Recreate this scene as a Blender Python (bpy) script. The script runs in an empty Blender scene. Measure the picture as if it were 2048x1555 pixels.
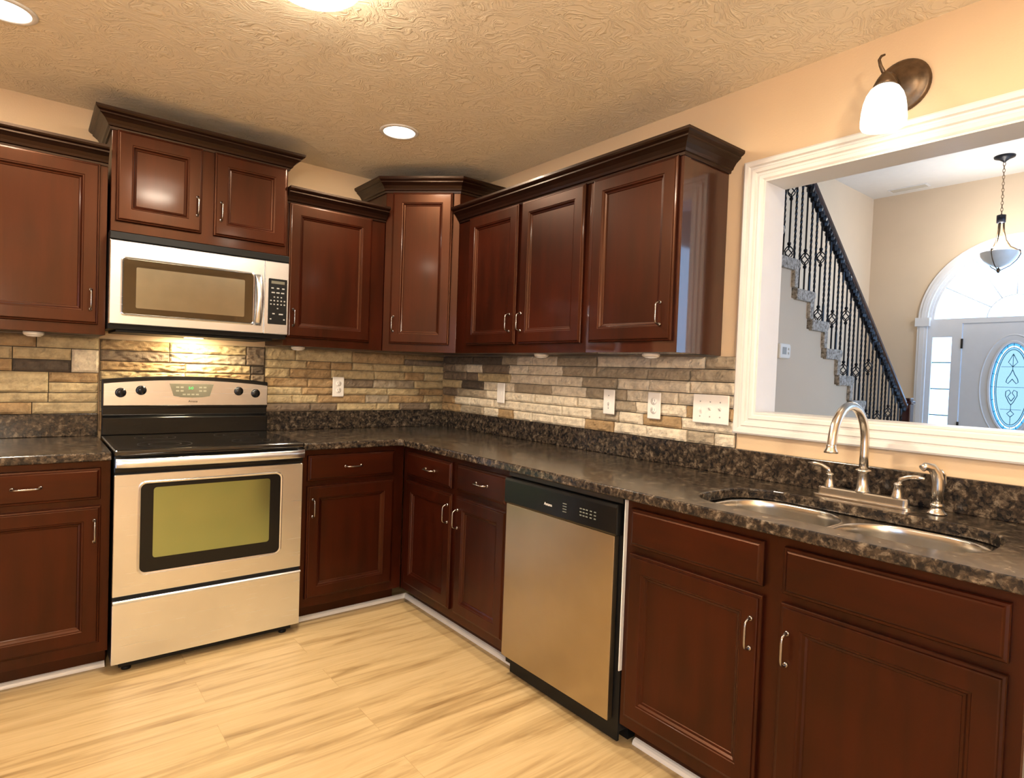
import bpy, bmesh, math, random
from mathutils import Vector, Matrix, noise
C = bpy.context.scene.collection
S = bpy.context.scene
PI = math.pi
rnd = random.Random(7)

# ------------------------------------------------------------------ camera
cam = bpy.data.cameras.new('camera'); camo = bpy.data.objects.new('camera', cam); C.objects.link(camo)
cam.sensor_fit = 'HORIZONTAL'; cam.sensor_width = 36.0; cam.lens = 1209.508 / 2048 * 36.0
cam.clip_start = 0.05; cam.clip_end = 200
R_ = [[0.7803018341, -0.6243311660, 0.0366011313], [0.0120328283, -0.0435258651, -0.9989798347], [0.6252873409, 0.7799462124, -0.0264508427]]
camo.matrix_world = Matrix(((R_[0][0], -R_[1][0], -R_[2][0], -2.21069), (R_[0][1], -R_[1][1], -R_[2][1], -3.51755), (R_[0][2], -R_[1][2], -R_[2][2], 1.28288), (0, 0, 0, 1)))
S.camera = camo

# ------------------------------------------------------------------ world, exposure
S.view_settings.view_transform = 'Standard'; S.view_settings.look = 'None'
S.view_settings.exposure = 0.24; S.view_settings.gamma = 1.0; S.view_settings.use_curve_mapping = False
W = bpy.data.worlds.new('sky'); S.world = W; W.use_nodes = True
bg = W.node_tree.nodes['Background']; bg.inputs[0].default_value = (0.40, 0.63, 1.0, 1); bg.inputs[1].default_value = 5.5
WARM = (1.0, 0.85, 0.66)
L_DOME, L_CAN, L_SCONCE, L_HOOD, L_CHAND, L_FOYER = 13.0, 11.0, 0.8, 6.5, 165.0, 34.0     # watts (dome, recessed), sconce, range lamp

def lamp(name, kind, loc, power, color, size=0.1, rot=(0, 0, 0), **kw):
    l = bpy.data.lights.new(name, kind); l.energy = power; l.color = color
    if kind == 'AREA': l.size = size; l.shape = kw.get('shape', 'DISK')
    elif kind in ('POINT', 'SPOT'): l.shadow_soft_size = size
    if kind == 'SPOT': l.spot_size = kw.get('angle', 2.4); l.spot_blend = kw.get('blend', 0.6)
    o = bpy.data.objects.new(name, l); o.location = loc; o.rotation_euler = rot; C.objects.link(o); return o

def portal(name, loc, rot, sx, sy):
    l = bpy.data.lights.new(name, 'AREA'); l.shape = 'RECTANGLE'; l.size = sx; l.size_y = sy
    l.cycles.is_portal = True
    o = bpy.data.objects.new(name, l); o.location = loc; o.rotation_euler = rot; C.objects.link(o)

ZC = 2.4465
LAMPS = [((-0.80, -0.80), 'c'), ((-2.29, -0.80), 'c'), ((-0.75, -3.3), 'r'), ((-3.3, -2.2), 'r')]
# lamp bulbs of the room's fixtures
lamp('dome_bulb', 'AREA', (-1.575, -1.735, ZC - 0.103), 30.0, WARM, 0.20)
lamp('chandelier_bulb', 'POINT', (-2.75, -4.95, 1.80), L_CHAND, WARM, 0.16)
lamp('pendant_bulb', 'POINT', (5.33, -1.79, 2.80), L_FOYER, (1, 0.92, 0.80), 0.10)
for i, ((x, y), _) in enumerate(LAMPS):
    lamp('recessed_bulb', 'AREA', (x, y, ZC - 0.012), L_CAN, WARM, 0.12)
lamp('sconce_bulb', 'POINT', (-0.138, -2.733, 2.085), L_SCONCE, WARM, 0.05)
lamp('range_bulb', 'AREA', (-1.56, -0.15, 1.394), L_HOOD, (1, 0.80, 0.5), 0.12, rot=(math.radians(8), 0, 0))
# window portals (sampling aids for the sky seen through the window openings)
portal('portal_front', (6.10, -1.80, 1.55), (0, math.radians(90), 0), 3.0, 1.8)
portal('portal_patio', (-4.55, -4.1, 1.05), (0, math.radians(-90), 0), 2.1, 1.8)
portal('portal_foyer_side', (3.9, -5.68, 1.7), (math.radians(90), 0, 0), 3.4, 2.8)

# ------------------------------------------------------------------ materials
def newmat(name):
    m = bpy.data.materials.new(name); m.use_nodes = True
    nt = m.node_tree; b = nt.nodes['Principled BSDF']
    return m, nt, b
def node(nt, t, **kw):
    n = nt.nodes.new(t)
    for k, v in kw.items(): setattr(n, k, v)
    return n
def objcoord(nt, scale=(1, 1, 1), rot=(0, 0, 0)):
    tc = node(nt, 'ShaderNodeTexCoord'); mp = node(nt, 'ShaderNodeMapping')
    mp.inputs['Scale'].default_value = scale; mp.inputs['Rotation'].default_value = rot
    nt.links.new(tc.outputs['Object'], mp.inputs['Vector']); return mp.outputs['Vector']
def noise_tex(nt, vec, scale, detail=4, rough=0.55, dist=0.0):
    n = node(nt, 'ShaderNodeTexNoise'); n.inputs['Scale'].default_value = scale; n.inputs['Detail'].default_value = detail
    n.inputs['Roughness'].default_value = rough; n.inputs['Distortion'].default_value = dist
    nt.links.new(vec, n.inputs['Vector']); return n
def ramp(nt, fac, stops):
    r = node(nt, 'ShaderNodeValToRGB'); e = r.color_ramp.elements
    while len(e) < len(stops): e.new(0.5)
    for i, (p, c) in enumerate(stops): e[i].position = p; e[i].color = (*c, 1)
    nt.links.new(fac, r.inputs['Fac']); return r.outputs['Color']
def bump(nt, b, h, strength=0.3, dist=0.01):
    bp = node(nt, 'ShaderNodeBump'); bp.inputs['Strength'].default_value = strength; bp.inputs['Distance'].default_value = dist
    nt.links.new(h, bp.inputs['Height']); nt.links.new(bp.outputs['Normal'], b.inputs['Normal'])
def plain(name, col, rough=0.5, metal=0.0, coat=0.0, var=0.06, vs=12, bs=0.0, bscale=60, spec=0.5):
    m, nt, b = newmat(name); v = objcoord(nt); n = noise_tex(nt, v, vs)
    c = ramp(nt, n.outputs['Fac'], [(0.3, tuple(x * (1 - var) for x in col)), (0.7, tuple(min(1, x * (1 + var)) for x in col))])
    nt.links.new(c, b.inputs['Base Color'])
    b.inputs['Roughness'].default_value = rough; b.inputs['Metallic'].default_value = metal
    b.inputs['Coat Weight'].default_value = coat; b.inputs['Coat Roughness'].default_value = 0.08; b.inputs['Specular IOR Level'].default_value = spec
    if bs:
        n2 = noise_tex(nt, v, bscale, 3); bump(nt, b, n2.outputs['Fac'], bs, 0.004)
    return m
def emit(name, col, s):
    m = bpy.data.materials.new(name); m.use_nodes = True; nt = m.node_tree; nt.nodes.clear()
    e = node(nt, 'ShaderNodeEmission'); e.inputs[0].default_value = (*col, 1); e.inputs[1].default_value = s
    o = node(nt, 'ShaderNodeOutputMaterial'); nt.links.new(e.outputs[0], o.inputs[0]); return m

M = {}
M['wall'] = plain('beige_wall_paint', (0.70, 0.515, 0.315), 0.62, var=0.02, vs=3, bs=0.12, bscale=140)
M['foyer_wall'] = plain('tan_foyer_paint', (0.66, 0.52, 0.375), 0.6, var=0.02, vs=3, bs=0.12, bscale=140)
M['white'] = plain('white_trim_paint', (0.76, 0.73, 0.68), 0.35, var=0.015)
M['doorwhite'] = plain('white_door_paint', (0.74, 0.73, 0.74), 0.4, var=0.015)
M['plastic'] = plain('white_plastic', (0.86, 0.82, 0.76), 0.3, var=0.01)
M['plasticdark'] = plain('slot_shadow_plastic', (0.20, 0.18, 0.16), 0.5)
M['black'] = plain('black_enamel', (0.005, 0.005, 0.005), 0.2, var=0.05, spec=0.3)
M['blackmat'] = plain('black_satin', (0.006, 0.006, 0.006), 0.45, var=0.05, spec=0.2)
M['blackglass'] = plain('black_ceramic_glass', (0.006, 0.006, 0.006), 0.06, coat=1.0)
M['nickel'] = plain('brushed_nickel', (0.66, 0.62, 0.56), 0.24, 1.0, var=0.05, vs=40)
M['handle'] = plain('satin_nickel_pull', (0.34, 0.31, 0.29), 0.22, 1.0, var=0.05, vs=40)
M['bronze'] = plain('aged_bronze', (0.13, 0.085, 0.05), 0.38, 0.75, var=0.35, vs=30)
M['iron'] = plain('black_iron', (0.006, 0.006, 0.012), 0.4, 0.3)
M['rail'] = plain('dark_cherry_rail', (0.055, 0.016, 0.014), 0.22, coat=0.5, var=0.2)
M['greentext'] = emit('green_clock_digits', (0.15, 1.0, 0.2), 1.5)
M['grey'] = plain('grey_print', (0.35, 0.35, 0.33), 0.4)
M['keylight'] = plain('dim_display_print', (0.24, 0.235, 0.18), 0.4)
M['keygrey'] = plain('dim_key_print', (0.16, 0.17, 0.14), 0.4)
M['darkmetal'] = plain('dark_metal', (0.05, 0.045, 0.04), 0.35, 0.6)
M['lampglow'] = emit('lit_frosted_glass', (1.0, 0.86, 0.68), L_DOME / (PI * 0.12))
M['canglow'] = emit('lit_recessed_lens', (1.0, 0.93, 0.80), 4.0)
M['sconceglow'] = emit('lit_opal_shade', (1.0, 0.93, 0.80), 2.2)
M['chain'] = plain('antique_brass', (0.30, 0.20, 0.12), 0.4, 0.7)
M['puck'] = plain('white_puck_plastic', (0.62, 0.56, 0.47), 0.4)
M['lead'] = plain('leaded_came', (0.05, 0.16, 0.20), 0.4, 0.3)
M['bowl'] = plain('alabaster_glass', (0.85, 0.84, 0.84), 0.3)

def wood(name, rotx=False, c0=(0.0065, 0.0008, 0.0003), c1=(0.031, 0.0038, 0.0011), tint=(1, 0.47, 0.25), coat=0.11, lev=0.42):
    m, nt, b = newmat(name)
    v = objcoord(nt, (3, 14, 14) if rotx else (14, 14, 1.6))
    n = noise_tex(nt, v, 1.6, 6, 0.6, 0.4); n2 = noise_tex(nt, objcoord(nt), 2.2, 2)
    mx = node(nt, 'ShaderNodeMath', operation='MULTIPLY_ADD'); mx.inputs[1].default_value = 0.45
    nt.links.new(n.outputs['Fac'], mx.inputs[0])
    m2 = node(nt, 'ShaderNodeMath', operation='MULTIPLY'); m2.inputs[1].default_value = 0.55
    nt.links.new(n2.outputs['Fac'], m2.inputs[0]); nt.links.new(m2.outputs[0], mx.inputs[2])
    c = ramp(nt, mx.outputs[0], [(0.35, c0), (0.65, c1)]); nt.links.new(c, b.inputs['Base Color'])
    b.inputs['Roughness'].default_value = 0.40; b.inputs['Specular IOR Level'].default_value = lev; b.inputs['Specular Tint'].default_value = (*tint, 1); b.inputs['Coat Weight'].default_value = coat; b.inputs['Coat Roughness'].default_value = 0.12
    return m
M['wood'] = wood('dark_cherry_wood'); M['woodh'] = wood('dark_cherry_wood_horizontal', True)
M['crown'] = wood('shaded_crown_wood', True, (0.004, 0.0010, 0.0006), (0.013, 0.0030, 0.0014), (1, 0.7, 0.5), 0.12, 0.4)  # same wood as the doors, darkened to put the molding's shade into the colour
M['woodpanel'] = wood('dark_cherry_side_panel', False, (0.018, 0.0030, 0.0018), (0.042, 0.0080, 0.0042))

M['woodpanel'].node_tree.nodes['Principled BSDF'].inputs['Coat Weight'].default_value = 1.0
M['woodpanel'].node_tree.nodes['Principled BSDF'].inputs['Coat Roughness'].default_value = 0.05
def steel(name, vertical=False, base=(0.62, 0.57, 0.50), r=0.26):
    m, nt, b = newmat(name)
    v = objcoord(nt, (500, 500, 3) if vertical else (3, 3, 500))
    n = noise_tex(nt, v, 1.0, 3); n2 = noise_tex(nt, objcoord(nt), 3.5, 3)
    c = ramp(nt, n2.outputs['Fac'], [(0.3, tuple(x * 0.93 for x in base)), (0.7, tuple(min(1, x * 1.05) for x in base))])
    nt.links.new(c, b.inputs['Base Color']); b.inputs['Metallic'].default_value = 1.0
    mr = node(nt, 'ShaderNodeMapRange'); mr.inputs['To Min'].default_value = r - 0.02; mr.inputs['To Max'].default_value = r + 0.03
    nt.links.new(n.outputs['Fac'], mr.inputs['Value']); nt.links.new(mr.outputs[0], b.inputs['Roughness'])
    return m
M['steel'] = steel('brushed_stainless_steel', base=(0.77, 0.81, 0.87)); M['sinksteel'] = steel('satin_sink_steel', True, (0.66, 0.63, 0.58), 0.22)
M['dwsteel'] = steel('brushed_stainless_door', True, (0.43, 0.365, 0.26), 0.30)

def granite():
    m, nt, b = newmat('dark_brown_granite'); v = objcoord(nt)
    vo = node(nt, 'ShaderNodeTexVoronoi'); vo.inputs['Scale'].default_value = 105; nt.links.new(v, vo.inputs['Vector'])
    n = noise_tex(nt, v, 38, 6, 0.7, 0.4)
    mix = node(nt, 'ShaderNodeMix', data_type='RGBA', blend_type='MIX'); mix.inputs['Factor'].default_value = 0.38
    c1 = ramp(nt, n.outputs['Fac'], [(0.36, (0.005, 0.005, 0.006)), (0.47, (0.020, 0.015, 0.012)), (0.56, (0.065, 0.045, 0.028)), (0.66, (0.27, 0.21, 0.145))])
    bw = node(nt, 'ShaderNodeSeparateColor'); nt.links.new(vo.outputs['Color'], bw.inputs[0])
    c2 = ramp(nt, bw.outputs[0], [(0.0, (0.004, 0.005, 0.008)), (0.45, (0.012, 0.010, 0.010)), (0.78, (0.05, 0.034, 0.024)), (1.0, (0.15, 0.115, 0.08))])
    nt.links.new(c1, mix.inputs['A']); nt.links.new(c2, mix.inputs['B']); nt.links.new(mix.outputs['Result'], b.inputs['Base Color'])
    b.inputs['Roughness'].default_value = 0.19; b.inputs['Specular IOR Level'].default_value = 0.42
    return m
M['granite'] = granite()

def stone(name, col):
    m, nt, b = newmat(name); v = objcoord(nt); n = noise_tex(nt, v, 28, 6, 0.65)
    c = ramp(nt, n.outputs['Fac'], [(0.25, tuple(x * 0.62 for x in col)), (0.5, col), (0.75, tuple(min(1, x * 1.22) for x in col))])
    nt.links.new(c, b.inputs['Base Color']); b.inputs['Roughness'].default_value = 0.75
    n2 = noise_tex(nt, v, 75, 5, 0.7); bump(nt, b, n2.outputs['Fac'], 0.8, 0.006); return m
STONES = [stone('cream_ledger_stone', (0.72, 0.62, 0.46)), stone('tan_ledger_stone', (0.47, 0.365, 0.20)), stone('grey_tan_ledger_stone', (0.37, 0.30, 0.205)),
          stone('brown_ledger_stone', (0.20, 0.145, 0.095)), stone('dark_brown_ledger_stone', (0.105, 0.078, 0.055)), stone('golden_ledger_stone', (0.38, 0.25, 0.12))]
M['grout'] = plain('stone_bedding_mortar', (0.10, 0.08, 0.06), 0.9)

def floor_mat():
    m, nt, b = newmat('light_oak_plank'); v = objcoord(nt)
    br = node(nt, 'ShaderNodeTexBrick'); br.offset = 0.37; br.offset_frequency = 2
    for k, x in (('Scale', 1), ('Mortar Size', 0.0009), ('Mortar Smooth', 0.2), ('Bias', 0), ('Brick Width', 1.22), ('Row Height', 0.178)): br.inputs[k].default_value = x
    br.inputs['Color1'].default_value = (0.0, 0.0, 0.0, 1); br.inputs['Color2'].default_value = (1, 1, 1, 1); br.inputs['Mortar'].default_value = (0.5, 0.5, 0.5, 1)
    nt.links.new(v, br.inputs['Vector'])
    # per-plank shift of the grain
    vm = node(nt, 'ShaderNodeVectorMath', operation='SCALE'); vm.inputs['Scale'].default_value = 7.0; nt.links.new(br.outputs['Color'], vm.inputs[0])
    va = node(nt, 'ShaderNodeVectorMath', operation='ADD'); nt.links.new(v, va.inputs[0]); nt.links.new(vm.outputs[0], va.inputs[1])
    mp = node(nt, 'ShaderNodeMapping'); mp.inputs['Scale'].default_value = (1.0, 11, 1); nt.links.new(va.outputs[0], mp.inputs['Vector'])
    n = noise_tex(nt, mp.outputs[0], 1.5, 5, 0.6, 0.8)
    mp2 = node(nt, 'ShaderNodeMapping'); mp2.inputs['Scale'].default_value = (3, 60, 1); nt.links.new(va.outputs[0], mp2.inputs['Vector'])
    n2 = noise_tex(nt, mp2.outputs[0], 1.6, 3)
    c1 = ramp(nt, n.outputs['Fac'], [(0.26, (0.25, 0.150, 0.060)), (0.37, (0.42, 0.285, 0.13)), (0.50, (0.57, 0.41, 0.205)), (0.74, (0.63, 0.465, 0.25))])
    c2 = ramp(nt, n2.outputs['Fac'], [(0.3, (0.84, 0.82, 0.79)), (0.7, (1, 1, 1))])
    mx = node(nt, 'ShaderNodeMix', data_type='RGBA', blend_type='MULTIPLY'); mx.inputs['Factor'].default_value = 0.8
    nt.links.new(c1, mx.inputs['A']); nt.links.new(c2, mx.inputs['B'])
    c3 = ramp(nt, br.outputs['Color'], [(0, (0.93, 0.92, 0.91)), (1, (1.0, 1.0, 1.0))])
    mx2 = node(nt, 'ShaderNodeMix', data_type='RGBA', blend_type='MULTIPLY'); mx2.inputs['Factor'].default_value = 1
    nt.links.new(mx.outputs['Result'], mx2.inputs['A']); nt.links.new(c3, mx2.inputs['B'])
    mo = ramp(nt, br.outputs['Fac'], [(0, (1, 1, 1)), (1, (0.80, 0.74, 0.66))])
    mx3 = node(nt, 'ShaderNodeMix', data_type='RGBA', blend_type='MULTIPLY'); mx3.inputs['Factor'].default_value = 1
    nt.links.new(mx2.outputs['Result'], mx3.inputs['A']); nt.links.new(mo, mx3.inputs['B'])
    nt.links.new(mx3.outputs['Result'], b.inputs['Base Color']); b.inputs['Roughness'].default_value = 0.36
    bump(nt, b, n2.outputs['Fac'], 0.08, 0.002); return m
M['floor'] = floor_mat()

def ceil_mat():
    m, nt, b = newmat('stomped_ceiling_texture'); v = objcoord(nt)
    b.inputs['Base Color'].default_value = (0.86, 0.75, 0.56, 1); b.inputs['Roughness'].default_value = 0.72
    n = noise_tex(nt, v, 5.5, 2, 0.5)
    vm = node(nt, 'ShaderNodeVectorMath', operation='SCALE'); vm.inputs['Scale'].default_value = 0.45; nt.links.new(n.outputs['Color'], vm.inputs[0])
    va = node(nt, 'ShaderNodeVectorMath', operation='ADD'); nt.links.new(v, va.inputs[0]); nt.links.new(vm.outputs[0], va.inputs[1])
    mp = node(nt, 'ShaderNodeMapping'); mp.inputs['Scale'].default_value = (13, 30, 1); nt.links.new(va.outputs[0], mp.inputs['Vector'])
    n2 = noise_tex(nt, mp.outputs[0], 1.5, 3, 0.6, 1.0)
    r = ramp(nt, n2.outputs['Fac'], [(0.46, (0, 0, 0)), (0.60, (1, 1, 1))])
    bump(nt, b, r, 0.45, 0.010); return m
M['ceiling'] = ceil_mat()
M['foyer_ceiling'] = plain('white_foyer_ceiling', (0.74, 0.70, 0.66), 0.7, var=0.02, bs=0.2, bscale=40)

def carpet():
    m, nt, b = newmat('speckled_grey_carpet'); v = objcoord(nt); n = noise_tex(nt, v, 42, 4, 0.7)
    c = ramp(nt, n.outputs['Fac'], [(0.34, (0.14, 0.115, 0.09)), (0.48, (0.40, 0.35, 0.30)), (0.62, (0.60, 0.55, 0.50))])
    nt.links.new(c, b.inputs['Base Color']); b.inputs['Roughness'].default_value = 0.95
    n2 = noise_tex(nt, v, 150, 3); bump(nt, b, n2.outputs['Fac'], 0.8, 0.01); return m
M['carpet'] = carpet()

def glass(name, col, glossy=0.08, rough=0.02):
    m = bpy.data.materials.new(name); m.use_nodes = True; nt = m.node_tree; nt.nodes.clear()
    t = node(nt, 'ShaderNodeBsdfTransparent'); t.inputs[0].default_value = (*col, 1)
    g = node(nt, 'ShaderNodeBsdfGlossy'); g.inputs['Roughness'].default_value = rough
    mx = node(nt, 'ShaderNodeMixShader'); mx.inputs[0].default_value = glossy
    o = node(nt, 'ShaderNodeOutputMaterial'); nt.links.new(t.outputs[0], mx.inputs[1]); nt.links.new(g.outputs[0], mx.inputs[2]); nt.links.new(mx.outputs[0], o.inputs[0])
    return m
M['glass'] = glass('window_glass', (0.95, 0.97, 0.97))
M['blueglass'] = glass('blue_bevelled_glass', (0.06, 0.17, 0.22), 0.1)
M['paleglass'] = glass('frosted_pale_glass', (0.20, 0.235, 0.215), 0.1)
M['tealglass'] = glass('teal_glass', (0.13, 0.19, 0.18), 0.1)

def ovenglass():
    m, nt, b = newmat('green_tinted_oven_glass'); v = objcoord(nt); n = noise_tex(nt, v, 4, 2)
    c = ramp(nt, n.outputs['Fac'], [(0.3, (0.32, 0.43, 0.24)), (0.7, (0.38, 0.47, 0.26))])
    nt.links.new(c, b.inputs['Base Color']); b.inputs['Metallic'].default_value = 1.0; b.inputs['Roughness'].default_value = 0.16; return m
M['ovenglass'] = ovenglass()
M['mwglass'] = plain('smoked_microwave_glass', (0.10, 0.085, 0.06), 0.07, 0.9)
M['mwscreen'] = plain('microwave_screen', (0.33, 0.34, 0.30), 0.16, 1.0)
M['panelgrey'] = plain('grey_display_window', (0.13, 0.125, 0.095), 0.2)

# ------------------------------------------------------------------ mesh helpers
class MB:
    def __init__(s): s.v = []; s.f = []; s.m = []; s.sm = []
    def add(s, vs, fs, mi=0, smooth=False, T=None):
        k = len(s.v)
        for p in vs:
            p = Vector(p); s.v.append(tuple(T @ p) if T else tuple(p))
        for f in fs: s.f.append([k + i for i in f]); s.m.append(mi); s.sm.append(smooth)
        return s
    def box(s, x0, x1, y0, y1, z0, z1, mi=0, T=None, ch=0.0):
        if x0 > x1: x0, x1 = x1, x0
        if y0 > y1: y0, y1 = y1, y0
        if z0 > z1: z0, z1 = z1, z0
        v = [(x, y, z) for x in (x0, x1) for y in (y0, y1) for z in (z0, z1)]
        f = [(0, 1, 3, 2), (4, 6, 7, 5), (0, 4, 5, 1), (2, 3, 7, 6), (0, 2, 6, 4), (1, 5, 7, 3)]
        return s.add(v, f, mi, False, T)
    def loops(s, loops, mi=0, cap0=True, cap1=True, smooth=False, T=None, mis=None):
        n = len(loops[0]); vs = [p for l in loops for p in l]; fs = []
        k = len(s.f)
        for a in range(len(loops) - 1):
            for i in range(n):
                j = (i + 1) % n; fs.append((a * n + i, a * n + j, (a + 1) * n + j, (a + 1) * n + i))
        s.add(vs, fs, mi, smooth, T)
        if mis:
            for a in range(len(loops) - 1):
                for i in range(n): s.m[k + a * n + i] = mis[a]
        b = len(s.v) - len(vs)
        if cap0: s.f.append([b + i for i in range(n)][::-1]); s.m.append(mis[0] if mis else mi); s.sm.append(False)
        if cap1: s.f.append([b + (len(loops) - 1) * n + i for i in range(n)]); s.m.append(mis[-1] if mis else mi); s.sm.append(False)
        return s
    def tube(s, pts, r, n=10, mi=0, smooth=True, T=None, flat=1.0):
        pts = [Vector(p) for p in pts]; rs = r if isinstance(r, (list, tuple)) else [r] * len(pts)
        L = []; up = None
        for i, p in enumerate(pts):
            t = (pts[min(i + 1, len(pts) - 1)] - pts[max(i - 1, 0)]).normalized()
            if up is None:
                a = Vector((0, 0, 1)) if abs(t.z) < 0.9 else Vector((1, 0, 0)); up = (a - t * a.dot(t)).normalized()
            else: up = (up - t * up.dot(t)).normalized()
            sd = t.cross(up)
            L.append([p + (up * math.cos(2 * PI * k / n) * flat + sd * math.sin(2 * PI * k / n)) * rs[i] for k in range(n)])
        return s.loops(L, mi, smooth=smooth, T=T)
    def lathe(s, prof, n=24, mi=0, T=None, smooth=True, cap0=True, cap1=True, mis=None):
        L = [[(r * math.cos(2 * PI * k / n), r * math.sin(2 * PI * k / n), z) for k in range(n)] for r, z in prof]
        return s.loops(L, mi, cap0, cap1, smooth, T, mis)
    def prism(s, poly, z0, z1, mi=0, T=None):
        return s.loops([[(x, y, z0) for x, y in poly], [(x, y, z1) for x, y in poly]], mi, T=T)
    def build(s, name, mats, parent=None, bevel=0.0, seg=2):
        me = bpy.data.meshes.new(name); me.from_pydata(s.v, [], s.f)
        if not isinstance(mats, (list, tuple)): mats = [mats]
        for m in mats: me.materials.append(m)
        me.polygons.foreach_set('material_index', s.m); me.polygons.foreach_set('use_smooth', s.sm)
        bm = bmesh.new(); bm.from_mesh(me); bmesh.ops.recalc_face_normals(bm, faces=bm.faces); bm.to_mesh(me); bm.free()
        o = bpy.data.objects.new(name, me); C.objects.link(o)
        if parent is not None: o.parent = parent
        if bevel:
            md = o.modifiers.new('bevel', 'BEVEL'); md.width = bevel; md.segments = seg; md.limit_method = 'ANGLE'; md.angle_limit = 0.6
        return o

def tag(o, label=None, cat=None, group=None, kind=None):
    if label: o['label'] = label
    if cat: o['category'] = cat
    if group: o['group'] = group
    if kind: o['kind'] = kind
    return o
def thing(name, label, cat, loc=(0, 0, 0), rotz=0, group=None):
    o = bpy.data.objects.new(name, None); C.objects.link(o); o.empty_display_size = 0.05
    o.location = loc; o.rotation_euler = (0, 0, rotz); return tag(o, label, cat, group)
def struct(o, label=None): return tag(o, label, None, None, 'structure')
def copy_tree(o, parent=None):
    c = o.copy(); C.objects.link(c)
    if parent is not None: c.parent = parent
    for ch in [x for x in bpy.data.objects if x.parent == o]: copy_tree(ch, c)
    return c
def box(name, mats, x0, x1, y0, y1, z0, z1, parent=None, bevel=0):
    return MB().box(x0, x1, y0, y1, z0, z1).build(name, mats, parent, bevel)
def rect(x0, x1, z0, z1, y, ins=0.0):
    return [(x0 + ins, y, z0 + ins), (x1 - ins, y, z0 + ins), (x1 - ins, y, z1 - ins), (x0 + ins, y, z1 - ins)]
def rrect(x0, x1, z0, z1, r, n=5):
    out = []
    for cx, cz, a0 in ((x1 - r, z1 - r, 0), (x0 + r, z1 - r, 90), (x0 + r, z0 + r, 180), (x1 - r, z0 + r, 270)):
        for k in range(n + 1):
            a = math.radians(a0 + 90 * k / n); out.append((cx + r * math.cos(a), cz + r * math.sin(a)))
    return out
def text_mesh(name, txt, size, mat, parent, loc, rot, depth=0.0004, label=None):
    cu = bpy.data.curves.new(name, 'FONT'); cu.body = txt; cu.size = size; cu.extrude = depth; cu.align_x = 'CENTER'; cu.align_y = 'CENTER'
    t = bpy.data.objects.new(name, cu); C.objects.link(t); bpy.context.view_layer.update()
    dg = bpy.context.evaluated_depsgraph_get(); me = bpy.data.meshes.new_from_object(t.evaluated_get(dg))
    bpy.data.objects.remove(t); me.materials.clear(); me.materials.append(mat)
    o = bpy.data.objects.new(name, me); C.objects.link(o); o.parent = parent; o.location = loc; o.rotation_euler = rot
    if label: o['label'] = label
    return o
def sweep(name, mat, path, prof, parent=None, zoff=0, closed=False, bevel=0, plane='xy'):
    """sweep a profile [(out, up)] along a 2D path with mitred corners; out = right of the travel direction"""
    P = [Vector(p) for p in path]; n = len(P); L = []
    for i in range(n):
        a = P[i - 1] if (i > 0 or closed) else None; b = P[(i + 1) % n] if (i < n - 1 or closed) else None
        d1 = (P[i] - a).normalized() if a is not None else None; d2 = (b - P[i]).normalized() if b is not None else None
        if d1 is None: d1 = d2
        if d2 is None: d2 = d1
        n1 = Vector((d1.y, -d1.x)); n2 = Vector((d2.y, -d2.x)); m = (n1 + n2).normalized(); k = 1 / max(0.2, m.dot(n1))
        if plane == 'xy': L.append([(P[i].x + m.x * o * k, P[i].y + m.y * o * k, z + zoff) for o, z in prof])
        else: L.append([(-z, P[i].x + m.x * o * k, P[i].y + m.y * o * k) for o, z in prof])   # path in (y, z), profile height toward -x
    mb = MB()
    if closed:
        L.append(L[0]); mb.loops(L, cap0=False, cap1=False)
    else: mb.loops(L)
    return mb.build(name, mat, parent, bevel)

# ------------------------------------------------------------------ shell
OY0, OY1, OZ0, OZ1 = -2.276, -3.20, 1.158, 2.059      # pass-through opening in the right wall
WY = -3.31                                            # right wall stops here, doorway to the foyer beyond
FX, FY0, FY1, FZ = 6.0, -0.35, -5.6, 3.61
struct(box('floor', M['floor'], -4.5, 6.1, -6.2, 0.0, -0.05, 0.0))
struct(box('ceiling', M['ceiling'], -4.5, 0.0, -6.2, 0.12, ZC, ZC + 0.05))
struct(box('wall_back', M['wall'], -4.5, 0.12, 0.0, 0.12, 0.0, ZC))
mb = MB()
mb.box(0, .12, OY0, 0, 0, 2.75); mb.box(0, .12, OY1, OY0, 0, OZ0); mb.box(0, .12, OY1, OY0, OZ1, 2.75)
mb.box(0, .12, WY, OY1, 0, 2.75); mb.box(0, .12, -4.75, WY, 2.1, 2.75); mb.box(0, .12, -6.2, -4.75, 0, 2.75); mb.box(0, .12, -6.2, 0, 2.75, FZ)
struct(mb.build('wall_right', M['wall']))
mb = MB(); mb.box(-4.62, -4.5, -3.2, 0.12, 0, ZC); mb.box(-4.62, -4.5, -6.2, -5.0, 0, ZC); mb.box(-4.62, -4.5, -5.0, -3.2, 2.1, ZC)
struct(mb.build('wall_left', M['wall']))
struct(box('wall_front', M['wall'], -4.62, 0.12, -6.32, -6.2, 0, ZC))
# patio window in the left wall, out of view, placed to bring in daylight
t = MB()
for y0, y1 in ((-5.0, -4.94), (-4.13, -4.07), (-3.26, -3.2)): t.box(-4.58, -4.54, y0, y1, 0, 2.1)
t.box(-4.58, -4.54, -4.94, -4.13, 2.04, 2.1); t.box(-4.58, -4.54, -4.07, -3.26, 2.04, 2.1); t.box(-4.58, -4.54, -4.94, -4.13, 0, .08); t.box(-4.58, -4.54, -4.07, -3.26, 0, .08)
pw = struct(t.build('window_1', M['white']))
struct(box('pane', M['glass'], -4.565, -4.56, -4.94, -4.13, .08, 2.04, pw)); struct(box('pane', M['glass'], -4.565, -4.56, -4.07, -3.26, .08, 2.04, pw))

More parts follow.
